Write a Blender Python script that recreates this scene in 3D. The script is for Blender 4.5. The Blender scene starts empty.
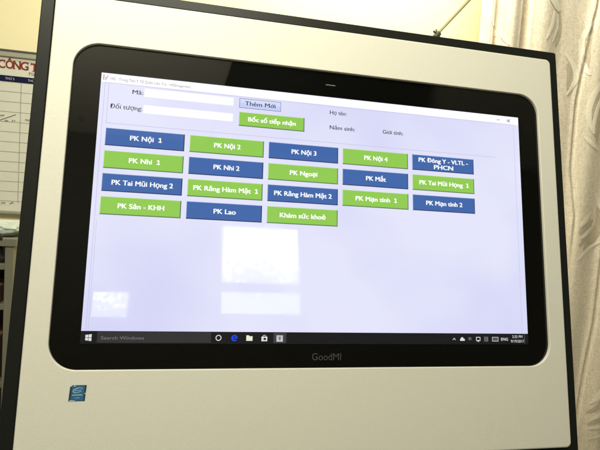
import bpy, bmesh, math, random
from mathutils import Vector, Matrix, noise
random.seed(7)
sc = bpy.context.scene
COL = sc.collection
PI = math.pi
# ------------------------------------------------------------------ materials
def lin(r, g, b):
    f = lambda c: (c/255/12.92) if c/255 <= .04045 else ((c/255+.055)/1.055)**2.4
    return (f(r), f(g), f(b), 1)
def mat(name, col, rough=.5, metal=0, spec=.5, noise_amt=0, noise_scale=20, bump=0, bump_scale=200, emit=None, es=1, coat=0, stretch=(1, 1, 1)):
    m = bpy.data.materials.new(name); m.use_nodes = True
    nt = m.node_tree; N = nt.nodes; Lk = nt.links; b = N['Principled BSDF']
    c = col if len(col) == 4 else (*col, 1)
    b.inputs['Base Color'].default_value = c
    b.inputs['Roughness'].default_value = rough; b.inputs['Metallic'].default_value = metal
    b.inputs['Specular IOR Level'].default_value = spec
    if coat: b.inputs['Coat Weight'].default_value = coat; b.inputs['Coat Roughness'].default_value = .15
    if emit:
        b.inputs['Emission Color'].default_value = emit; b.inputs['Emission Strength'].default_value = es
    if noise_amt or bump:
        tc = N.new('ShaderNodeTexCoord'); mp = N.new('ShaderNodeMapping'); mp.inputs['Scale'].default_value = stretch
        Lk.new(tc.outputs['Object'], mp.inputs['Vector'])
    if noise_amt:
        n = N.new('ShaderNodeTexNoise'); n.inputs['Scale'].default_value = noise_scale; n.inputs['Detail'].default_value = 5
        Lk.new(mp.outputs[0], n.inputs['Vector'])
        mx = N.new('ShaderNodeMix'); mx.data_type = 'RGBA'
        mx.inputs[6].default_value = tuple(x*(1-noise_amt) for x in c[:3])+(1,)
        mx.inputs[7].default_value = tuple(min(1, x*(1+noise_amt)) for x in c[:3])+(1,)
        Lk.new(n.outputs['Fac'], mx.inputs[0]); Lk.new(mx.outputs[2], b.inputs['Base Color'])
    if bump:
        n2 = N.new('ShaderNodeTexNoise'); n2.inputs['Scale'].default_value = bump_scale; n2.inputs['Detail'].default_value = 3
        Lk.new(mp.outputs[0], n2.inputs['Vector'])
        bp = N.new('ShaderNodeBump'); bp.inputs['Strength'].default_value = bump; bp.inputs['Distance'].default_value = .002
        Lk.new(n2.outputs['Fac'], bp.inputs['Height']); Lk.new(bp.outputs[0], b.inputs['Normal'])
    return m
def smudge(m, lo, hi):
    """finger smears: the glass is a little rougher in streaks and patches"""
    nt = m.node_tree; N = nt.nodes; tc = N.new('ShaderNodeTexCoord'); mp = N.new('ShaderNodeMapping'); mp.inputs['Scale'].default_value = (1, 1, .45); mp.inputs['Rotation'].default_value = (0, .5, 0)
    n = N.new('ShaderNodeTexNoise'); n.inputs['Scale'].default_value = 11; n.inputs['Detail'].default_value = 7; n.inputs['Distortion'].default_value = .8
    mr = N.new('ShaderNodeMapRange'); mr.inputs['From Min'].default_value = .45; mr.inputs['From Max'].default_value = .7; mr.inputs['To Min'].default_value = lo; mr.inputs['To Max'].default_value = hi
    nt.links.new(tc.outputs['Object'], mp.inputs[0]); nt.links.new(mp.outputs[0], n.inputs['Vector']); nt.links.new(n.outputs['Fac'], mr.inputs['Value']); nt.links.new(mr.outputs[0], N['Principled BSDF'].inputs['Roughness'])
_ui = {}
def ui(r, g, b, k=1.0):
    key = (r, g, b, k)
    if key not in _ui:
        _ui[key] = mat('lit_pixels', (0.004, 0.004, 0.005), rough=.035, emit=lin(r, g, b), es=k); smudge(_ui[key], .02, .075)
    return _ui[key]
M = {}
M['panel'] = mat('powder_coat_cream', (.655, .64, .56), rough=.46, bump=.10, bump_scale=420, noise_amt=.02, noise_scale=260)
M['frame'] = mat('satin_black_profile', (.009, .010, .008), rough=.42, spec=.2, bump=.05, bump_scale=500)
M['glass'] = mat('black_glass', (.0022, .0023, .002), rough=.035)
smudge(M['glass'], .02, .08)
M['print'] = mat('grey_print', (.055, .055, .056), rough=.3)
M['slit'] = mat('slit_grey', (.16, .16, .15), rough=.4)
M['cabinet'] = mat('powder_coat_back', (.6, .58, .5), rough=.5, bump=.1, bump_scale=400)
M['wall'] = mat('painted_plaster', (.80, .72, .44), rough=.8, noise_amt=.05, noise_scale=2.5, bump=.12, bump_scale=60)
M['ceil'] = mat('ceiling_paint', (.75, .73, .62), rough=.9, noise_amt=.03, noise_scale=3)
M['dimwall'] = mat('front_wall_unlit', (.16, .16, .145), rough=.8, noise_amt=.1, noise_scale=2)  # unlit front wall: its shade is put into the base colour
M['floor'] = mat('floor_tile', (.35, .32, .26), rough=.3, noise_amt=.1, noise_scale=4)
M['board'] = mat('board_white', (.60, .59, .50), rough=.35, noise_amt=.03, noise_scale=6)
M['boardframe'] = mat('board_alu', (.33, .32, .24), rough=.4, metal=.2)
M['navy'] = mat('navy_vinyl', (.009, .010, .04), rough=.8, spec=.1)
M['red'] = mat('red_vinyl', (.20, .032, .018), rough=.8, spec=.1)
M['ink'] = mat('ink', (.06, .06, .055), rough=.6)
M['line'] = mat('ruled_line', (.19, .19, .17), rough=.6)
M['palevinyl'] = mat('pale_vinyl', (.45, .45, .5), rough=.5)
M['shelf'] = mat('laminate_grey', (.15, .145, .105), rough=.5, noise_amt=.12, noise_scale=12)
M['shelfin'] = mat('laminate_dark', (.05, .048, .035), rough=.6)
M['paper'] = mat('paper', (.6, .6, .55), rough=.7, noise_amt=.08, noise_scale=15)
M['bag'] = mat('black_nylon', (.012, .012, .013), rough=.55, bump=.3, bump_scale=300)
M['brown'] = mat('brown_card', (.12, .075, .04), rough=.7, noise_amt=.15, noise_scale=20)
M['plast'] = mat('pale_plastic_bag', (.42, .47, .42), rough=.3, bump=.6, bump_scale=40)
M['rod'] = mat('olive_rod', (.24, .225, .12), rough=.55, metal=.1)
M['dark'] = mat('dark_steel', (.06, .06, .05), rough=.4, metal=.6)
M['stick'] = mat('sticker_blue', (.034, .125, .27), rough=.25, noise_amt=.2, noise_scale=120)
M['stickedge'] = mat('sticker_edge', (.03, .05, .055), rough=.25, noise_amt=.5, noise_scale=400)
M['stickink'] = mat('sticker_print', (.26, .45, .58), rough=.3)
M['stickpale'] = mat('sticker_foil', (.55, .62, .6), rough=.3)

def cloth_mat(name, c1, c2, trans=0):
    m = bpy.data.materials.new(name); m.use_nodes = True
    nt = m.node_tree; N = nt.nodes; Lk = nt.links; b = N['Principled BSDF']
    tc = N.new('ShaderNodeTexCoord')
    def nz(scale, st, det=4):
        mp = N.new('ShaderNodeMapping'); mp.inputs['Scale'].default_value = st
        n = N.new('ShaderNodeTexNoise'); n.inputs['Scale'].default_value = scale; n.inputs['Detail'].default_value = det
        Lk.new(tc.outputs['Object'], mp.inputs['Vector']); Lk.new(mp.outputs[0], n.inputs['Vector']); return n
    h = nz(30, (2, 1, 14)); v = nz(30, (14, 1, 1.2)); sp = nz(130, (1, 1, 1), 2)
    def mth(op, a, bb):
        n = N.new('ShaderNodeMath'); n.operation = op
        for i, x in enumerate((a, bb)):
            if isinstance(x, (int, float)): n.inputs[i].default_value = x
            else: Lk.new(x, n.inputs[i])
        return n.outputs[0]
    s = mth('ADD', mth('ADD', mth('MULTIPLY', h.outputs['Fac'], .38), mth('MULTIPLY', v.outputs['Fac'], .42)), mth('MULTIPLY', sp.outputs['Fac'], .35))
    cr = N.new('ShaderNodeValToRGB'); cr.color_ramp.elements[0].position = .44; cr.color_ramp.elements[1].position = .70
    cr.color_ramp.elements[0].color = (*c1, 1); cr.color_ramp.elements[1].color = (*c2, 1)
    Lk.new(s, cr.inputs[0]); Lk.new(cr.outputs[0], b.inputs['Base Color'])
    bp = N.new('ShaderNodeBump'); bp.inputs['Strength'].default_value = .35; bp.inputs['Distance'].default_value = .003
    Lk.new(s, bp.inputs['Height']); Lk.new(bp.outputs[0], b.inputs['Normal'])
    b.inputs['Roughness'].default_value = .85; b.inputs['Specular IOR Level'].default_value = .2
    b.inputs['Sheen Weight'].default_value = .2
    return m
M['cloth'] = cloth_mat('linen_weave', (.64, .555, .41), (.88, .79, .62))
M['satin'] = cloth_mat('satin_embroidery', (.80, .725, .55), (.90, .84, .67))
M['sheer'] = cloth_mat('sheer_weave', (.45, .38, .26), (.62, .54, .39))
M['satin'].node_tree.nodes['Principled BSDF'].inputs['Roughness'].default_value = .4

# ------------------------------------------------------------------ helpers
def link(name, bm, mats, parent=None, smooth=False, loc=None):
    me = bpy.data.meshes.new(name); bm.normal_update(); bm.to_mesh(me); bm.free()
    for m in (mats if isinstance(mats, (list, tuple)) else [mats]): me.materials.append(m)
    if smooth:
        for p_ in me.polygons: p_.use_smooth = True
    o = bpy.data.objects.new(name, me); COL.objects.link(o)
    if parent: o.parent = parent
    if loc: o.location = loc
    return o
def empty(name, loc): 
    o = bpy.data.objects.new(name, None); o.location = loc; o.empty_display_size = .1; COL.objects.link(o); return o
def tag(o, label=None, cat=None, group=None, kind=None):
    if label: o['label'] = label
    if cat: o['category'] = cat
    if group: o['group'] = group
    if kind: o['kind'] = kind
    return o
def box(bm, x0, x1, y0, y1, z0, z1, mi=0, bev=0):
    b2 = bmesh.new(); bmesh.ops.create_cube(b2, size=1)
    for v in b2.verts: v.co = Vector(((x0+x1)/2+v.co.x*(x1-x0), (y0+y1)/2+v.co.y*(y1-y0), (z0+z1)/2+v.co.z*(z1-z0)))
    if bev: bmesh.ops.bevel(b2, geom=b2.edges[:], offset=bev, segments=2, profile=.5, affect='EDGES')
    for f in b2.faces: f.material_index = mi
    t = bpy.data.meshes.new('t'); b2.to_mesh(t); b2.free(); bm.from_mesh(t); bpy.data.meshes.remove(t)
def tube(bm, pts, r, seg=10, mi=0, close=False):
    pts = [Vector(p_) for p_ in pts]; rings = []
    for i, p_ in enumerate(pts):
        d = (pts[(i+1) % len(pts)]-pts[i-1]) if close else (pts[min(i+1, len(pts)-1)]-pts[max(i-1, 0)])
        d.normalize(); a = d.orthogonal().normalized() if abs(d.y) > .95 else d.cross(Vector((0, 1, 0))).normalized(); b = d.cross(a)
        rr = r[i] if isinstance(r, (list, tuple)) else r
        rings.append([bm.verts.new(p_+rr*(math.cos(2*PI*k/seg)*a+math.sin(2*PI*k/seg)*b)) for k in range(seg)])
    n = len(rings)
    for i in range(n if close else n-1):
        A, B = rings[i], rings[(i+1) % n]
        for k in range(seg):
            f = bm.faces.new((A[k], A[(k+1) % seg], B[(k+1) % seg], B[k])); f.material_index = mi
    if not close:
        for R_ in (rings[0], rings[-1]):
            f = bm.faces.new(R_); f.material_index = mi

# kiosk head: plane coordinates (x right, y up the panel, z out of it) tilted back 13 degrees
TH = math.radians(13); CZ = 1.25
ROOT = Vector((0, .12, 0))
def P(x, y, z=0):
    return Vector((x, y*math.sin(TH)-z*math.cos(TH), CZ+y*math.cos(TH)+z*math.sin(TH)))-ROOT
def rr(x0, x1, y0, y1, r, z, k=14):
    out = []
    for cx, cy, a0 in ((x1-r, y1-r, 0), (x0+r, y1-r, PI/2), (x0+r, y0+r, PI), (x1-r, y0+r, 3*PI/2)):
        for i in range(k+1):
            a = a0+PI/2*i/k; out.append((cx+r*math.cos(a), cy+r*math.sin(a), z))
    return out
def loft(bm, loops, cap0=False, cap1=False):
    R_ = [[bm.verts.new(P(*q)) for q in L] for L in loops]
    n = len(R_[0])
    for A, B in zip(R_, R_[1:]):
        for i in range(n): bm.faces.new((A[i], A[(i+1) % n], B[(i+1) % n], B[i]))
    if cap0: bm.faces.new(list(reversed(R_[0])))
    if cap1: bm.faces.new(R_[-1])
    bmesh.ops.recalc_face_normals(bm, faces=bm.faces)

# ------------------------------------------------------------------ kiosk
kiosk = tag(empty('touchscreen_kiosk', ROOT), 'cream touchscreen kiosk with black edging, tilted back and showing a Vietnamese clinic queue menu', 'kiosk')
# front panel with a rounded cut-out the monitor sits behind
bm = bmesh.new()
X0, X1, Y0, Y1 = -.4262, .4240, -.3665, .3165
HX0, HX1, HY0, HY1 = -.3940, .3925, -.2350, .2425
def off(d, z): return rr(X0+d, X1-d, Y0+d, Y1-d, .009-d*.5, z)
def hof(d, z): return rr(HX0-d, HX1+d, HY0-d, HY1+d, .038+d, z)
b = .003; F = .0050
L = [off(0, -.012), off(0, F-b)]
for i in range(1, 5):
    a = PI/2*i/4; L.append(off(b*(1-math.cos(a)), F-b+b*math.sin(a)))
hb = .0012
for i in range(0, 4):
    a = PI/2*i/3; L.append(hof(hb*(1-math.sin(a)), F-hb+hb*math.cos(a)))
L.append(hof(0, -.004))
loft(bm, L); link('front_panel', bm, M['panel'], kiosk)
# black profile around the panel
bm = bmesh.new()
fx0, fx1, fy0, fy1 = -.4462, .4400, -.3815, .3340; Fz = .001; fb = .0015
L = [rr(fx0, fx1, fy0, fy1, .004, -.05), rr(fx0, fx1, fy0, fy1, .004, Fz-fb), rr(fx0+fb*.3, fx1-fb*.3, fy0+fb*.3, fy1-fb*.3, .004, Fz-fb*.3), rr(fx0+fb, fx1-fb, fy0+fb, fy1-fb, .003, Fz),
     rr(X0-.0025, X1+.0025, Y0-.0025, Y1+.0025, .009, Fz), rr(X0-.0008, X1+.0008, Y0-.0008, Y1+.0008, .009, Fz-.0015), rr(X0-.0008, X1+.0008, Y0-.0008, Y1+.0008, .009, -.012)]
loft(bm, L); link('frame', bm, M['frame'], kiosk)
bm = bmesh.new()
loft(bm, [rr(-.438, .432, -.374, .326, .012, -.0505), rr(-.438, .432, -.374, .326, .012, -.13), rr(-.40, .395, -.335, .29, .03, -.16)], cap0=True, cap1=True)
link('cabinet', bm, M['cabinet'], kiosk)
bm = bmesh.new(); box(bm, -.21, .21, -.02, .16, .025, 1.04, bev=.008); link('pedestal', bm, M['cabinet'], kiosk)
bm = bmesh.new(); box(bm, -.33, .33, -.24, .26, 0, .025, bev=.004); link('base_plate', bm, M['frame'], kiosk)
# monitor glass
bm = bmesh.new(); g = .010
loft(bm, [rr(HX0-g, HX1+g, HY0-g, HY1+g, .045, -.03), rr(HX0-g, HX1+g, HY0-g, HY1+g, .045, 0)], cap0=True, cap1=True)
bezel = link('monitor_bezel', bm, M['glass'], kiosk)
# screen picture: coordinates in display pixels 1366 x 768
SW, SH = .708, .708*9/16
def U(px, py, z): return P((px/1366-.5)*SW, (.5-py/768)*SH, z)
def urect(bm, x0, y0, x1, y1, z, mi=0):
    f = bm.faces.new([bm.verts.new(U(x, y, z)) for x, y in ((x0, y1), (x1, y1), (x1, y0), (x0, y0))]); f.material_index = mi
def upoly(bm, pts, z, mi=0):
    f = bm.faces.new([bm.verts.new(U(x, y, z)) for x, y in pts]); f.material_index = mi
def glyphs(s, bold=0., shear=0):
    c = bpy.data.curves.new('t', 'FONT'); c.body = s; c.size = 1; c.offset = bold; c.shear = shear; c.resolution_u = 4
    c.fill_mode = 'FRONT'
    if not s.strip(): return [], [], 0, .1
    o = bpy.data.objects.new('t', c); COL.objects.link(o)
    dg = bpy.context.evaluated_depsgraph_get(); me = bpy.data.meshes.new_from_object(o.evaluated_get(dg))
    V = [v.co.copy() for v in me.vertices]; Fc = [tuple(p_.vertices) for p_ in me.polygons]
    bpy.data.objects.remove(o); bpy.data.curves.remove(c); bpy.data.meshes.remove(me)
    xs = [v.x for v in V]; return V, Fc, min(xs), max(xs)
def write(bm, s, place, x, y, h, width=None, align='C', bold=.02, mi=0, shear=0, wf=1.0, lift=None):
    """x,y: anchor and baseline; h: cap height; width: fitted total width"""
    horn = {'ơ': 'o', 'ớ': 'ó', 'ờ': 'ò', 'ợ': 'ọ'}; at_ = [i for i, ch in enumerate(s) if ch in horn]
    for q in horn: s = s.replace(q, horn[q])
    V, Fc, a, b_ = glyphs(s, 0 if bold > 0 else bold, shear)
    for i in at_:      # the horn of o-horn is laid on as a small hook
        e = glyphs(s[:i+1])[3]; n0 = len(V)
        V += [Vector(q) for q in ((e-.12, .43, 0), (e-.02, .40, 0), (e+.05, .47, 0), (e+.07, .58, 0), (e+.01, .58, 0), (e-.01, .50, 0))]
        Fc.append(tuple(range(n0, n0+6)))
    if lift is None: lift = (P(0, 0, .00003)-P(0, 0, 0)) if place_is_panel else Vector((0, -.00006, 0)); k = h/.70
    kx = (width/(b_-a)) if width else k*wf
    w = (b_-a)*kx; ox = {'C': x-w/2, 'L': x, 'R': x-w}[align]
    reps = [0] if bold <= 0 else [-bold*.8, 0, bold*.8]
    for n_, dx in enumerate(reps):
        for dy in ([0] if bold < .02 else [-bold*.3, bold*.3]):
            vs = [bm.verts.new(place(ox+(v.x-a+dx)*kx, (v.y+dy)*k+y)) for v in V]
            if lift is not None:
                for v in vs: v.co += lift*(n_*2+(dy > 0))
            for f in Fc:
                try: q = bm.faces.new([vs[i] for i in f]); q.material_index = mi
                except ValueError: pass
place_is_panel = True
def utext(bm, s, x, y, h, z=.0009, **k):
    write(bm, s, lambda a, b_: U(a, 2*y-b_, z), x, y, h, **k)
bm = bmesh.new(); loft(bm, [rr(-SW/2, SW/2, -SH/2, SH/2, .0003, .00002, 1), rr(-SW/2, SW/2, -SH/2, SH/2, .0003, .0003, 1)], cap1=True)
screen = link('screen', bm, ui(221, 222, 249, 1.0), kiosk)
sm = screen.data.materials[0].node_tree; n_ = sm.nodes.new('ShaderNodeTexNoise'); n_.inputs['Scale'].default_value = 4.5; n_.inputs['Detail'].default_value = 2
t_ = sm.nodes.new('ShaderNodeTexCoord'); sm.links.new(t_.outputs['Object'], n_.inputs['Vector']); c_ = sm.nodes.new('ShaderNodeValToRGB')      # soft whitish room reflections painted into the screen's emission
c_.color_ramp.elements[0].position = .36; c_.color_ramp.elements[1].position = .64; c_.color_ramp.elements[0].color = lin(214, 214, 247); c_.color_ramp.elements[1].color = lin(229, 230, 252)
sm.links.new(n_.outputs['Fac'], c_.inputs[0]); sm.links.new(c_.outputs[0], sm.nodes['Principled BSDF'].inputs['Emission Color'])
Z1, Z2, Z3 = .0005, .0007, .0009
WHITE = ui(250, 250, 255, 1.08)
bm = bmesh.new(); urect(bm, 1, 1, 1365, 27, Z1)
for i, (x, y, x2, y2) in enumerate([(5, 5, 9, 22), (11, 12, 15, 22), (16, 6, 19, 16)]): urect(bm, x, y, x2, y2, Z2, 1)
utext(bm, 'HIS - Trung Tâm Y Tế Quận Liên Trà - HISEmagement', 26, 20, 8.5, width=228, align='L', bold=0, mi=2)
# window buttons
for x in (1282, 1318): upoly(bm, [(x, 15), (x+12, 15), (x+12, 17), (x, 17)], Z2, 2)
for a_, b_ in (((1322, 10), (1334, 22)),):
    upoly(bm, [(1322, 10), (1324, 9), (1335, 21), (1333, 22)], Z2, 2); upoly(bm, [(1333, 9), (1335, 10), (1324, 22), (1322, 21)], Z3, 2)
link('title_bar', bm, [WHITE, ui(214, 170, 184), ui(128, 128, 140)], screen)
for y0, y1 in ((34, 62), (85, 112)):
    bm = bmesh.new(); urect(bm, 121, y0, 384, y1, Z1, 1); urect(bm, 122.2, y0+1.2, 383, y1-1, Z2, 0)
    link('text_field', bm, [WHITE, ui(225, 226, 245)], screen)
# captions
BLK = ui(38, 38, 52)
for s, x, y, w, al in (('Mã:', 119, 56, 30, 'R'), ('Đối tượng:', 119, 105, 89, 'R'), ('Họ tên:', 688, 57, 55, 'L'), ('Năm sinh:', 688, 106, 83, 'L'), ('Giới tính:', 866, 104, 70, 'L')):
    bm = bmesh.new(); utext(bm, s, x, y, 13, width=w, align=al, bold=.014); link('caption', bm, BLK, screen)
# group box rules
bm = bmesh.new()
for x0, y0, x1, y1 in ((22, 149, 1275, 150.6), (22, 30, 23.4, 149), (11, 30, 12.4, 734), (17, 430, 18.2, 734), (1345, 30, 1346.4, 734), (11, 29, 1346, 30.2)): urect(bm, x0, y0, x1, y1, Z1)
link('group_box_outline', bm, ui(196, 198, 224), screen)
# small button and large one
bm = bmesh.new(); urect(bm, 401, 34, 530, 65, Z1, 1); urect(bm, 402.5, 35.5, 528.5, 49, Z2, 0); urect(bm, 402.5, 49, 528.5, 63.5, Z2, 3)
utext(bm, 'Thêm Mới', 465.5, 56, 13.5, width=94, bold=.014, mi=2)
tag(link('menu_button', bm, [ui(214, 222, 250), ui(105, 112, 165), ui(30, 34, 80), ui(200, 209, 246)], screen), 'small pale button reading Thêm Mới')
G = [ui(146, 204, 84), ui(96, 124, 84), ui(255, 255, 250, 1.1), ui(190, 226, 140)]
B = [ui(66, 104, 170), ui(48, 62, 104), ui(250, 252, 255, 1.05), ui(126, 150, 200)]
def button(s, x0, y0, x1, y1, m, lab, w=None, two=None, h=14):
    bm = bmesh.new()
    urect(bm, x0, y0, x1, y1, Z1, 1); urect(bm, x0, y0, x1-3, y1-3, Z2, 3); urect(bm, x0+1.5, y0+1.5, x1-3, y1-3, Z3, 0)
    cx, cy = (x0+x1)/2, (y0+y1)/2
    if two:
        utext(bm, s, cx, cy-3, h, z=.0011, width=w, bold=.036, mi=2); utext(bm, two, cx, cy+18, h, z=.0011, width=68, bold=.036, mi=2)
    else:
        if s.endswith('1'): w += 7
        utext(bm, s.replace(' 1', '  1'), cx, cy+h/2-1, h, z=.0011, width=w, bold=.036, mi=2)
    if s.endswith('1'):      # flag and foot of the figure one
        xr = cx+w/2; b0 = cy+h/2-1
        upoly(bm, [(xr-6.6, b0), (xr+3.2, b0), (xr+3.2, b0-2.4), (xr-6.6, b0-2.4)], .00145, 2)
        upoly(bm, [(xr-3, b0-h), (xr-6.4, b0-h+1.8), (xr-6.4, b0-h+4.2), (xr-3, b0-h+3.4)], .00145, 2)
    o = link('menu_button', bm, m, screen); tag(o, lab+' button reading '+s+(' '+two if two else '')); return o
button('Bốc số tiếp nhận', 401.5, 78, 606, 122.5, G, 'large green', 148, h=13)
rows = [[('PK Nội 1', 78), ('PK Nội 2', 78), ('PK Nội 3', 78), ('PK Nội 4', 78), ('PK Đông Y - VLTL -', 176)],
        [('PK Nhi 1', 76), ('PK Nhi 2', 76), ('PK Ngoại', 86), ('PK Mắt', 66), ('PK Tai Mũi Họng 1', 166)],
        [('PK Tai Mũi Họng 2', 168), ('PK Răng Hàm Mặt 1', 180), ('PK Răng Hàm Mặt 2', 180), ('PK Mạn tính 1', 128), ('PK Mạn tính 2', 128)],
        [('PK Sản - KHH', 126), ('PK Lao', 64), ('Khám sức khoẻ', 142)]]
for r, row in enumerate(rows):
    for c, (s, w) in enumerate(row):
        x0 = 23.5+236*c; y0 = 164.5+66.5*r
        green = (r+c) % 2 == 1
        button(s, x0, y0, x0+221, y0+51.5, G if green else B, 'green' if green else 'blue', w, two='PHCN' if 'VLTL' in s else None)
# taskbar
bm = bmesh.new()
urect(bm, -.5, 735, 1366.5, 768.6, Z1, 0); urect(bm, 42, 736.5, 346, 766, Z2, 1); urect(bm, 525, 736.5, 563, 766, Z2, 5)
for i in (0, 1):       # window mark: four slanted panes
    for j in (0, 1):
        xa = 12+i*8.5; xb = xa+7.3
        ta = 745.5-(i*1.2) if j == 0 else 753.4; tb = ta-(.9 if j == 0 else 0)
        ba = 752.2 if j == 0 else 759.6+i*1.2; bb = ba+(0 if j == 0 else .9)
        upoly(bm, [(xa, ba), (xb, bb), (xb, tb), (xa, ta)], Z2, 2)
utext(bm, 'Search Windows', 52, 757.5, 9, width=112, align='L', bold=0, mi=3)
def ring(cx, cy, r0, r1, mi, a0=0, a1=2*PI, n=24, z=Z2, sy=1):
    for i in range(n):
        a, b_ = a0+(a1-a0)*i/n, a0+(a1-a0)*(i+1)/n
        upoly(bm, [(cx+r0*math.cos(a), cy-r0*sy*math.sin(a)), (cx+r1*math.cos(a), cy-r1*sy*math.sin(a)), (cx+r1*math.cos(b_), cy-r1*sy*math.sin(b_)), (cx+r0*math.cos(b_), cy-r0*sy*math.sin(b_))], z, mi)
ring(367, 752, 6, 8.3, 2)
ring(412, 752.5, 4.8, 9, 4, .0, 1.75*PI); urect(bm, 404, 751, 420.5, 754, Z3, 4)
urect(bm, 446, 747, 464, 760, Z2, 6); urect(bm, 446, 744.5, 454, 747, Z2, 6)       # folder
urect(bm, 490, 748, 507, 761, Z2, 2); ring(498.5, 748.5, 4, 5.4, 2, 0, PI, 12); urect(bm, 496, 751.5, 503, 757.5, Z3, 0)
urect(bm, 534, 744, 553, 762, Z2, 2); urect(bm, 538, 751, 549, 752, Z3, 3); urect(bm, 541, 748, 546, 758, Z3, 3)
# tray
upoly(bm, [(1096, 755), (1101.5, 749), (1101.5, 751.5), (1097.5, 756)], Z2, 2); upoly(bm, [(1107, 755), (1105.5, 756), (1101.5, 751.5), (1101.5, 749)], Z2, 2)
urect(bm, 1122, 752, 1138, 758, Z2, 2); ring(1129, 752, 0, 5, 2, 0, PI, 12, Z3)
for k in range(3): ring(1156, 757, 2.2+3.2*k, 3.4+3.2*k, 3, PI*.25, PI*.75, 6); ring(1156, 747, 2+3*k, 3+3*k, 3, PI*1.25, PI*1.75, 6)
for q in ((1178, 746, 1193, 748), (1178, 756, 1193, 758), (1178, 746, 1180, 758), (1191, 746, 1193, 758), (1183, 758, 1188, 761)): urect(bm, *q, Z2, 2)
for k in range(4): urect(bm, 1206, 745.5+4*k, 1220, 747.8+4*k, Z2, 3)
urect(bm, 1218, 745.5, 1220, 760, Z3, 3)
for q in ((1235, 746, 1257, 747.5), (1235, 758, 1257, 759.5), (1235, 746, 1236.5, 759.5), (1255.5, 746, 1257, 759.5)): urect(bm, *q, Z2, 2)
for k in range(3): urect(bm, 1238, 749+3*k, 1254, 750.3+3*k, Z2, 3)
utext(bm, 'ENG', 1279, 757, 9, width=25, bold=.01, mi=2)
utext(bm, '2:25 PM', 1326, 748.5, 8.5, width=37, bold=0, mi=2); utext(bm, '9/19/2017', 1326, 763, 8.5, width=48, bold=0, mi=2)
for q in ((1352, 737, 1353, 766),): urect(bm, *q, Z2, 3)
link('taskbar', bm, [ui(24, 24, 26), ui(52, 49, 52), ui(222, 224, 226), ui(120, 118, 122), ui(30, 74, 225), ui(62, 62, 66), ui(232, 236, 214)], screen)
# on the bezel glass
bm = bmesh.new(); write(bm, 'GoodMI', lambda a, b_: P(a, b_, .0003), .0016, -.2236, .0105, width=.046, bold=-.004)
tag(link('logo', bm, M['print'], bezel), 'dark grey maker lettering reading GoodMI')
bm = bmesh.new(); loft(bm, [rr(-.0050, .0115, .2193, .2207, .0006, .0001, 4), rr(-.0050, .0115, .2193, .2207, .0006, .0004, 4)], cap1=True)
link('microphone_slit', bm, M['slit'], bezel)
bm = bmesh.new(); loft(bm, [rr(-.381, -.374, .1205, .1275, .0034, .0001, 8), rr(-.381, -.374, .1205, .1275, .0034, .0004, 8)], cap1=True)
link('sensor_dot', bm, mat('sensor', (.001, .001, .001), rough=.5, spec=.1), bezel)
# processor sticker on the panel
bm = bmesh.new()
sx, sy, sw, sh = -.3514, -.2650, .0105, .0105
def S(a, b_, z): return P(sx+a*sw+b_*.0006, sy+b_*sh, F+z)
def spoly(pts, z, mi): 
    f = bm.faces.new([bm.verts.new(S(a, b_, z)) for a, b_ in pts]); f.material_index = mi
spoly([(-1, -1), (1, -1), (1, 1), (-1, 1)], .0003, 1)
for e in (((-1, -1), (1, -1)), ((1, -1), (1, 1)), ((1, 1), (-1, 1)), ((-1, 1), (-1, -1))):
    f = bm.faces.new([bm.verts.new(S(*e[0], -.0001)), bm.verts.new(S(*e[1], -.0001)), bm.verts.new(S(*e[1], .0003)), bm.verts.new(S(*e[0], .0003))]); f.material_index = 1
spoly([(-.74, -.92), (.78, -.92), (.78, .90), (-.74, .90)], .0004, 0)
spoly([(-1, .80), (-.8, .86), (-.72, 1), (-1, 1)], .0005, 3); spoly([(.84, -.1), (1, -.14), (1, .02), (.86, .0)], .0005, 3)
spoly([(-.84, -.99), (-.2, -.99), (-.2, -.92), (-.84, -.88)], .0005, 3); spoly([(-.6, .9), (-.45, .98), (-.3, .9), (-.45, .84)], .0005, 3)
for i in range(30):
    a, c = .2+5.6*i/30, .2+5.6*(i+1)/30
    e = lambda t, k: (.02+(.56+k)*math.cos(t)+.06*math.sin(t), .36+(.30+k)*math.sin(t)+.08*math.cos(t))
    wa, wc = .05*math.sin(PI*i/30)+.015, .05*math.sin(PI*(i+1)/30)+.015
    spoly([e(a, -wa), e(a, wa), e(c, wc), e(c, -wc)], .0005, 2)
write(bm, 'intel', lambda a, b_: S(a, b_, .00055), .02, .22, .30, width=.72, bold=.01, mi=2)
spoly([(-.62, -.30), (.62, -.28), (.62, -.16), (-.62, -.18)], .0005, 2)
write(bm, 'inside', lambda a, b_: S(a, b_, .00055), .02, -.66, .20, width=.6, bold=0, mi=2)
tag(link('sticker', bm, [M['stick'], M['stickedge'], M['stickink'], M['stickpale']], kiosk), 'small square blue processor sticker with worn edges')

# ------------------------------------------------------------------ room seen around the kiosk
def struct(name, x0, x1, y0, y1, z0, z1, m):
    bm = bmesh.new(); box(bm, x0, x1, y0, y1, z0, z1); return tag(link(name, bm, m), kind='structure')
struct('floor', -4, 4, -4.2, 1.45, -.1, 0, M['floor'])
struct('back_wall', -4, 4, 1.30, 1.45, 0, 3.1, M['wall'])
struct('ceiling', -4, 4, -4.2, 1.45, 3.1, 3.2, M['ceil'])

bm = bmesh.new()  # unseen dark trapezoid, added so the bezel glass mirrors a dark middle
vs = [[bm.verts.new((x, y, z)) for x, y in ((.10, -1.2), (-.08, -2.998), (1.80, -2.998), (1.08, -1.2))] for z in (3.07, 3.098)]
bm.faces.new(vs[0]); bm.faces.new(vs[1][::-1])
for i in range(4): bm.faces.new((vs[0][i], vs[0][(i+1) % 4], vs[1][(i+1) % 4], vs[1][i]))
tag(link('dark_reflection_shape', bm, M['shelfin']), kind='structure')
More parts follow.
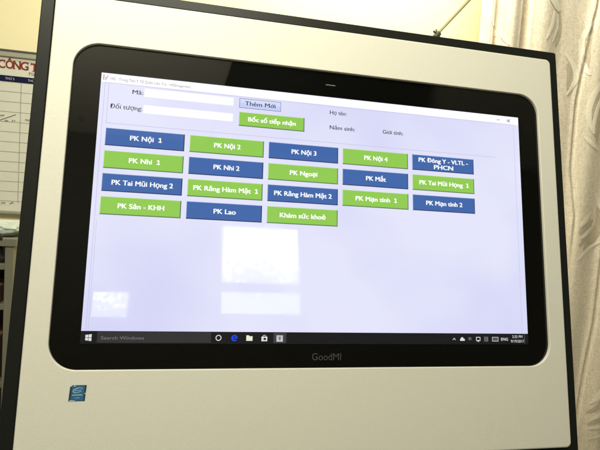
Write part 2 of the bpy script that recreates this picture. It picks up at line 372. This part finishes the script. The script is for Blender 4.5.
# notice board on the wall
YB = 1.283
board = tag(empty('notice_board', (-1.10, 1.30, 1.42)), 'white ruled schedule board with red heading and navy header band, hung on the yellow wall', 'notice board')
bo = board.location; place_is_panel = False
def bbox(bm, x0, x1, y0, y1, z0, z1, mi=0, bev=0): box(bm, x0-bo.x, x1-bo.x, y0-bo.y, y1-bo.y, z0-bo.z, z1-bo.z, mi, bev)
bx0, bx1, bz0, bz1 = -1.75, -.52, 1.135, 1.706
bm = bmesh.new(); bbox(bm, bx0, bx1, YB, 1.3, bz0, bz1); link('sheet', bm, M['board'], board)
bm = bmesh.new()
bbox(bm, bx0-.012, bx1+.012, YB-.008, 1.3, bz1-.022, bz1-.003, 0, .002); bbox(bm, bx0-.012, bx1+.012, YB-.010, 1.3, bz1-.003, bz1+.003, 1)
bbox(bm, bx0-.012, bx1+.012, YB-.008, 1.3, bz0-.012, bz0, 0, .002)
bbox(bm, bx0-.012, bx0, YB-.008, 1.3, bz0, bz1-.022, 0, .002); bbox(bm, bx1, bx1+.012, YB-.008, 1.3, bz0, bz1-.022, 0, .002)
link('frame', bm, [M['boardframe'], M['ink']], board)
bm = bmesh.new(); bbox(bm, bx0+.01, bx1-.01, YB-.0015, YB, 1.598, 1.619); hb_ = link('header_band', bm, M['navy'], board)
def bt(bm, s, x, z, h, **k): write(bm, s, lambda a, b_: Vector((a-bo.x, k.get('y', YB-.001)-bo.y, b_-bo.z)), x, z, h, **{q: v for q, v in k.items() if q != 'y'})
for xx, s in ((-.8555, 'THỨ 5'), (-.781, 'THỨ 6'), (-.930, 'THỨ 4'), (-1.005, 'THỨ 3'), (-1.08, 'THỨ 2')):
    bm = bmesh.new(); bt(bm, s, xx, 1.6045, .008, width=.030, bold=.01, y=YB-.0025); link('lettering', bm, M['palevinyl'], hb_)
bm = bmesh.new()
# heading with serifed capitals: each letter gets slab serifs
for s, x, w in (('C', -.8835, .023), ('Ô', -.8575, .025), ('N', -.8335, .024), ('G', -.8085, .025), ('T', -.7755, .025)):
    bt(bm, s, x, 1.6445 if s != 'T' else 1.6425, .0285, width=w, bold=.03)
def serif(x, z, w): bbox(bm, x-w/2, x+w/2, YB-.0014, YB-.0011, z, z+.0022)
for x in (-.8425, -.8245): serif(x, 1.6445, .0085)
for x in (-.8425, -.8245): serif(x, 1.6710, .0085)
serif(-.7755, 1.6425, .013); serif(-.799, 1.6552, .008)
for x in (-.8755, -.798): bbox(bm, x, x+.0018, YB-.0016, YB-.0012, 1.6625, 1.6725)
for x in (-.7875, -.7650): bbox(bm, x, x+.0018, YB-.0016, YB-.0012, 1.6640, 1.6710)
link('heading', bm, M['red'], board)
bm = bmesh.new(); bt(bm, 'Từ n', -.795, 1.6280, .0095, width=.034, align='L', bold=.015, shear=.2); link('subheading', bm, M['ink'], board)
bm = bmesh.new()
for k in range(13): bbox(bm, bx0+.01, bx1-.01, YB-.0006, YB, 1.5622-.0357*k, 1.5634-.0357*k)
for k in range(16):
    x = -.818+.075*(k-12); bbox(bm, x, x+.0012, YB-.0009, YB, 1.165, 1.598)
link('ruling', bm, M['line'], board)
def scrib(x, z, n, w=.011):
    bm = bmesh.new()
    tube(bm, [(x-bo.x+w*.5*i/2, YB-.0015-bo.y, z-bo.z+random.uniform(-.004, .004)) for i in range(n)], .0009, 5); link('handwriting', bm, M['ink'], board)
for q in ((-.884, 1.478, 6), (-.868, 1.461, 5), (-.845, 1.461, 3, .008), (-.838, 1.462, 3, .008), (-.800, 1.467, 6), (-.785, 1.166, 4), (-.872, 1.163, 6), (-.845, 1.165, 6)): scrib(*q)
bm = bmesh.new(); tube(bm, [(-.886-bo.x, YB-.0012-bo.y, 1.4585-bo.z), (-.832-bo.x, YB-.0012-bo.y, 1.4835-bo.z)], .0008, 5); link('handwriting', bm, M['ink'], board)

# curtain
def cy(x, z):
    pf = [(.80, 1.06), (.838, 1.045), (.853, 1.00), (.868, 1.00), (.879, 1.035), (.892, .985), (.93, .97), (.97, .985), (.995, 1.075), (1.004, 1.03), (1.012, .985), (1.06, .975), (1.16, 1.0), (1.25, 1.005), (1.33, .985), (1.42, 1.0), (1.52, .985), (1.63, 1.02), (1.74, 1.06), (1.86, .98), (1.98, 1.05), (2.1, .985), (2.25, 1.05), (2.4, 1.0)]
    xw = x+.010*math.sin(z*2.1)*min(1, max(0, (x-1.02)*5))-.012*(z-2)*0
    y = pf[-1][1]
    for (a, ya), (b_, yb) in zip(pf, pf[1:]):
        if xw < b_:
            t = max(0, (xw-a)/(b_-a)); t = t*t*(3-2*t); y = ya+(yb-ya)*t; break
    def crease(pts, d, s):
        z0 = [q[0] for q in pts]
        if z > z0[0]+.2 or z < z0[-1]-.2: return 0
        xc = pts[0][1] if z > z0[0] else pts[-1][1]
        for (za, xa), (zb, xb) in zip(pts, pts[1:]):
            if zb <= z <= za: xc = xb+(xa-xb)*(z-zb)/(za-zb)
        fade = min(1, (z0[0]+.2-z)/.2, (z-z0[-1]+.2)/.2)
        u = (x-xc)/s
        return fade*d*math.exp(-u*u)-fade*d*.5*math.exp(-((u+1.8)/1.4)**2)
    y += crease([(2.9, 1.33), (2.07, 1.305), (1.98, 1.292), (1.70, 1.260), (1.45, 1.266), (1.25, 1.30)], .008, .007)
    y += crease([(1.45, 1.452), (1.36, 1.449), (.82, 1.449), (.62, 1.430), (.3, 1.41)], .009, .008)
    y += .004*noise.noise(Vector((x*9, 0, z*2.2)))+.0010*noise.noise(Vector((x*30, 3, z*5)))
    return y
cur = tag(empty('curtain', (1.6, 1.05, 2.95)), 'tan linen curtain with pale leaf embroidery hanging right of the kiosk', 'curtain')
co = cur.location
bm = bmesh.new(); xs = []; x = .836
while x < 2.4: xs.append(x); x += .0035 if x < 1.65 else .012
zs = [.06+(2.95-.06)*i/200 for i in range(201)]
gr = [[bm.verts.new(Vector((x+.004*noise.noise(Vector((5, 1, z*3))) if x < .84 else x, cy(x, z), z))-co) for x in xs] for z in zs]
for i in range(len(zs)-1):
    for j in range(len(xs)-1): bm.faces.new((gr[i][j], gr[i][j+1], gr[i+1][j+1], gr[i+1][j]))
fab = link('fabric', bm, M['cloth'], cur, smooth=True)
so = fab.modifiers.new('thickness', 'SOLIDIFY'); so.thickness = .0012
LIGHT = [
  ([(1.1058, 2.0259), (1.1029, 1.9739), (1.0786, 1.9133)], .0115), ([(1.0596, 2.0785), (1.1171, 2.0447), (1.137, 2.0282)], .0191),
  ([(1.1299, 2.012), (1.1313, 1.9622), (1.1108, 1.9058)], .0076), ([(1.301, 2.0192), (1.2619, 1.9595), (1.2563, 1.9002), (1.2768, 1.8397), (1.2973, 1.8065)], .0153),
  ([(1.1819, 1.8795), (1.231, 1.8345), (1.2426, 1.7846), (1.21, 1.722)], .0153), ([(1.4195, 1.8521), (1.3746, 1.8111), (1.3302, 1.7504), (1.3078, 1.6842), (1.3155, 1.6228), (1.3397, 1.5807)], .0153),
  ([(1.4173, 1.7957), (1.3712, 1.7447), (1.3438, 1.6797), (1.3354, 1.6146), (1.3441, 1.5831)], .0115), ([(1.2988, 1.567), (1.3711, 1.5205)], .0115),
  ([(1.2639, 1.85), (1.3019, 1.807)], .0095), ([(1.3808, 1.3492), (1.4388, 1.274)], .0153), ([(1.369, 1.27), (1.3188, 1.2114)], .0153), ([(1.3816, 1.2084), (1.3293, 1.1643)], .0115),
  ([(1.4318, 1.1565), (1.3665, 1.116), (1.3257, 1.0768)], .0115), ([(1.4997, 1.1257), (1.4631, 1.0268)], .0115), ([(1.4871, .7614), (1.522, .7224)], .0115),
  ([(1.4714, .7678), (1.5059, .7311), (1.5472, .6831)], .0153), ([(1.4926, .6984), (1.5222, .6043), (1.5068, .5275), (1.4631, .4777)], .0191),
  ([(1.5639, .5155), (1.5319, .4496), (1.4719, .4069)], .0153), ([(1.5971, .4167), (1.5398, .3871), (1.4663, .3716)], .0115), ([(1.603, .3717), (1.545, .3467), (1.4719, .327)], .0076),
  ([(1.5093, .705), (1.549, .6304), (1.5791, .5551)], .0115), ([(.8656, 1.9467), (.8956, 1.9056), (.9208, 1.871)], .0095), ([(.8548, 2.0495), (.8476, 1.9965), (.8663, 1.9394)], .0076)]
DARK = [([(1.2924, 1.9947), (1.2777, 1.9263), (1.2851, 1.8288)], .0191), ([(1.2001, 1.8427), (1.2193, 1.7978), (1.2122, 1.742)], .0229), ([(1.3492, 1.7684), (1.3289, 1.7043), (1.3249, 1.6418)], .0153),
  ([(1.3708, 1.7105), (1.3504, 1.6281), (1.3594, 1.5561)], .0191), ([(1.404, 1.2989), (1.418, 1.227), (1.3916, 1.1672), (1.3492, 1.1194)], .0229), ([(1.387, 1.242), (1.3173, 1.1845)], .0153),
  ([(1.3745, 1.1873), (1.3234, 1.135)], .0115), ([(1.5015, .6875), (1.544, .5909), (1.5419, .5291), (1.4993, .4681), (1.4531, .4383)], .0153), ([(1.5685, .4799), (1.5257, .4187), (1.4641, .3894)], .0115),
  ([(1.4058, 1.8105), (1.3584, 1.7333)], .0076), ([(1.1379, 2.0207), (1.1455, 1.9564), (1.13, 1.8965)], .0115)]
for dx, dz in ((.55, -.25), (.62, .55), (.30, -.62)):      # the pattern goes on to the right
    for src in (LIGHT, DARK):
        for pts, w in src[3:9] if src is LIGHT else src[0:4]:
            q = [(a+dx, c+dz) for a, c in pts]
            if min(a for a, c in q) > 1.66: src.append((q, w))
def crm(pts, n=8):
    if len(pts) == 2: pts = [pts[0], ((pts[0][0]+pts[1][0])/2, (pts[0][1]+pts[1][1])/2), pts[1]]
    Pq = [Vector(p_).to_2d() if len(p_) > 2 else Vector(p_) for p_ in pts]; E_ = [2*Pq[0]-Pq[1]]+Pq+[2*Pq[-1]-Pq[-2]]; out = []
    for i in range(1, len(E_)-2):
        for k in range(n):
            t = k/n; a, b_, c, d = E_[i-1], E_[i], E_[i+1], E_[i+2]
            out.append(.5*((2*b_)+(c-a)*t+(2*a-5*b_+4*c-d)*t*t+(3*b_-a-3*c+d)*t**3))
    out.append(Pq[-1]); return out
def strokes(name, data, m, h, lift, wk):
    for pts, w in data:
        bm = bmesh.new()
        c = crm(pts); n = len(c); prev = None
        for i, p_ in enumerate(c):
            d = (c[min(i+1, n-1)]-c[max(i-1, 0)]).normalized(); nn = Vector((-d.y, d.x)); t = i/(n-1)
            hw = w*wk*.5*(min(1, (math.sin(PI*(t*.94+.03)))**.6)*(.9+.1*noise.noise(Vector((i*.9, w*900, 0)))))
            row = []
            for u in (-1, -.6, 0, .6, 1):
                q = p_+nn*hw*u; row.append(bm.verts.new(Vector((q.x, cy(q.x, q.y)-lift-h*(1-u*u), q.y))-co))
            if prev:
                for a in range(4): bm.faces.new((prev[a], prev[a+1], row[a+1], row[a]))
            prev = row
        link(name, bm, m, cur, smooth=True)
strokes('leaf_embroidery', LIGHT, M['satin'], .0004, .0016, 1.8)
strokes('sheer_leaf', DARK, M['sheer'], .0001, .0011, 1.9)
bm = bmesh.new(); tube(bm, [(.75-co.x, -.02, .02), (2.6-co.x, -.02, .02)], .014, 12)
for x in (.75, 2.6): tube(bm, [(x-co.x, -.02, .02), (x-co.x, .25, .02)], .009, 8)
link('curtain_rod', bm, M['dark'], cur)

# stay rod at the wall above the kiosk
rd = tag(empty('stay_rod', (.714, 1.15, 1.9276)), 'thin olive metal rod slanting up beside the curtain from a dark clip', 'rod')
bm = bmesh.new(); a = Vector((-.05, 0, -.055)); d = Vector((.1286, 0, .1529)).normalized()
tube(bm, [a, a+d*.85, a+d*.85+Vector((.03, .04, .02)), a+d*.85+Vector((.04, .15, .03))], .0068, 12); link('rod', bm, M['rod'], rd, smooth=True)
bm = bmesh.new(); tube(bm, [d*-.012, d*.012], .0115, 12); tube(bm, [Vector((-.018, -.004, .012)), Vector((.012, -.004, -.010))], .004, 8)
tube(bm, [Vector((-.010, -.01, .018)), Vector((-.004, -.012, -.02))], .003, 8); tube(bm, [Vector((0, 0, -.014)), Vector((0, .15, -.02))], .005, 8)
link('clip', bm, M['dark'], rd)

# open shelf unit below the board
sh_ = tag(empty('shelf_unit', (-1.2, 1.08, 0)), 'low grey open shelf unit standing against the wall left of the kiosk', 'shelf')
so_ = sh_.location
def sb(bm, x0, x1, y0, y1, z0, z1, bev=.002): box(bm, x0-so_.x, x1-so_.x, y0-so_.y, y1-so_.y, z0, z1, 0, bev)
bm = bmesh.new(); sb(bm, -1.72, -.705, .885, 1.29, 1.058, 1.082); link('top_board', bm, M['shelf'], sh_)
for x in (-1.71, -.737):
    bm = bmesh.new(); sb(bm, x, x+.024, .89, 1.285, 0, 1.058); link('side_panel', bm, M['shelf'], sh_)
for z in (.985, .862, .62, .35, .08):
    bm = bmesh.new(); sb(bm, -1.686, -.737, .9, 1.275, z, z+.018); link('shelf_board', bm, M['shelf'], sh_)
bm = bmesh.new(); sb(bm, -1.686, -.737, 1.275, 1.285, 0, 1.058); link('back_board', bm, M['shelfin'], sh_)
# things on and in it
bm = bmesh.new(); z = 0
for k in range(9):
    a = random.uniform(-.012, .012); box(bm, -.15+a, .13+a, -.1+a, .1+a, z, z+.0032, 0); z += .0034
tag(link('paper_stack', bm, M['paper'], loc=(-.90, 1.05, 1.082)), 'loose stack of white papers on top of the shelf unit', 'papers', 'papers on shelf unit')
bm = bmesh.new(); bmesh.ops.create_icosphere(bm, subdivisions=4, radius=1)
for v in bm.verts:
    n = 1+.28*noise.noise(v.co*2.2)+.12*noise.noise(v.co*6); v.co = Vector((v.co.x*.075*n, v.co.y*.05*n, max(0, .021+v.co.z*.022*n)))
tag(link('plastic_bag', bm, M['plast'], smooth=True, loc=(-.765, .955, 1.082)), 'crumpled pale green plastic bag on shelf unit top near the kiosk edge', 'bag')
bag = tag(empty('black_bag', (-.85, 1.0, 1.003)), 'flat black bag with a loop strap in the top bay of the shelf unit', 'bag')
bm = bmesh.new(); box(bm, -.14, .107, -.085, .1, 0, .05, 0, .012); link('body', bm, M['bag'], bag)
bm = bmesh.new(); pts = [(.072+.040*math.cos(PI*i/14), -.090-.035*math.sin(PI*i/14), .02+.092*math.sin(PI*i/14)) for i in range(15)]; tube(bm, pts, .0055, 8); link('strap', bm, M['bag'], bag, smooth=True)
bm = bmesh.new(); box(bm, -.13, .055, -.1, .1, 0, .055, 0, .003); box(bm, -.132, .057, -.006, .006, .0005, .0562, 1)
tag(link('brown_box', bm, [M['brown'], M['shelf']], loc=(-.81, 1.0, .880)), 'flat brown cardboard box on a shelf in the unit', 'box')
bm = bmesh.new(); box(bm, -.13, .055, -.1, .1, 0, .14, 0, .004); box(bm, -.08, .02, -.103, -.1, .05, .09, 1)
tag(link('file_box', bm, [M['brown'], M['shelfin']], loc=(-.81, 1.01, .638)), 'tall brown file box on the lower shelf of the unit', 'box')

# the room's far side, mirrored faintly in the glass
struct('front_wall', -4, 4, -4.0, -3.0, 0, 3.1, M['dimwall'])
skyglow = mat('daylight_pane', (.02, .02, .02), rough=.1, emit=(.97, 1, 1, 1), es=7.5)
nt = skyglow.node_tree; pb = nt.nodes['Principled BSDF']; tc = nt.nodes.new('ShaderNodeTexCoord'); nz = nt.nodes.new('ShaderNodeTexNoise'); nz.inputs['Scale'].default_value = 22; nz.inputs['Detail'].default_value = 6
sep = nt.nodes.new('ShaderNodeSeparateXYZ'); nt.links.new(tc.outputs['Object'], sep.inputs[0]); nt.links.new(tc.outputs['Object'], nz.inputs['Vector'])
ad = nt.nodes.new('ShaderNodeMath'); ad.operation = 'ADD'; nt.links.new(sep.outputs['Z'], ad.inputs[0]); nt.links.new(nz.outputs['Fac'], ad.inputs[1])
cr = nt.nodes.new('ShaderNodeValToRGB'); cr.color_ramp.elements[0].position = .60; cr.color_ramp.elements[1].position = .70
cr.color_ramp.elements[0].color = (.45, .52, .50, 1); cr.color_ramp.elements[1].color = (.97, 1, 1, 1)     # trees outside against the sky
nt.links.new(ad.outputs[0], cr.inputs[0]); nt.links.new(cr.outputs[0], pb.inputs['Emission Color'])
def window(x0, x1, z0, zm, z1, label):
    win = tag(empty('window', ((x0+x1)/2, -3.0, zm)), label, 'window'); h = (x1-x0)/2; e = .03
    a_, b_, c_ = z0-zm, 0, z1-zm
    bm = bmesh.new()
    for q in ((-h-e, -h, a_-e, c_+e), (h, h+e, a_-e, c_+e), (-h, h, c_, c_+e), (-h, h, a_-e, a_), (-h, h, -.035, .035)): box(bm, q[0], q[1], .001, .03, q[2], q[3])
    link('frame', bm, M['shelf'], win)
    for za, zb in ((a_, -.035), (.035, c_)):
        bm = bmesh.new(); box(bm, -h, h, .004, .012, za, zb); link('pane', bm, skyglow, win)
window(.07, .65, 1.71, 1.905, 2.38, 'bright two-pane window opposite the kiosk, mirrored in the middle of its screen')
window(-.80, -.57, 1.63, 1.64, 1.85, 'small bright window opposite the kiosk, mirrored low at the left of its screen')

# ------------------------------------------------------------------ light
def area(name, loc, target, sx, sy, power, col):
    l = bpy.data.lights.new(name, 'AREA'); l.shape = 'RECTANGLE'; l.size = sx; l.size_y = sy; l.energy = power; l.color = col
    o = bpy.data.objects.new(name, l); o.location = loc; o.rotation_euler = (Vector(target)-Vector(loc)).to_track_quat('-Z', 'Y').to_euler(); COL.objects.link(o); return o
WARM = (1, .965, .79)
area('ceiling_lamp', (-.50, -.60, 2.60), (-.25, 0, 1.3), 1.1, .15, 36, WARM)
area('ceiling_fill_up', (-.9, -1.3, 2.2), (-.9, -1.9, 3.1), 1.2, .5, 32, WARM)  # added upward fill without a fixture, brightens the ceiling mirrored in the glass
area('wall_lamp', (.42, .70, 2.85), (.42, 1.3, 2.1), .9, .15, 36, (1, .985, .86))
w = bpy.data.worlds.new('World'); sc.world = w; w.use_nodes = True
w.node_tree.nodes['Background'].inputs['Color'].default_value = (.95, .93, .80, 1)
w.node_tree.nodes['Background'].inputs['Strength'].default_value = .31

# ------------------------------------------------------------------ camera
cd = bpy.data.cameras.new('camera'); cam = bpy.data.objects.new('camera', cd); COL.objects.link(cam)
R = Vector((.97463334, -.21310128, .06839371)); Up = -Vector((.05117948, -.0852804, -.99504166)); Fw = Vector((.2178773, .97330113, -.07221071))
m = Matrix(((R.x, Up.x, -Fw.x, -.22240559), (R.y, Up.y, -Fw.y, -.80046042), (R.z, Up.z, -Fw.z, 1.29283174), (0, 0, 0, 1)))
cam.matrix_world = m; cd.sensor_width = 36; cd.lens = 521/600*36; cd.clip_start = .02; cd.clip_end = 100
sc.camera = cam
sc.view_settings.view_transform = 'Standard'; sc.view_settings.look = 'None'; sc.view_settings.exposure = 0; sc.view_settings.gamma = 1
sc.cycles.use_denoising = True
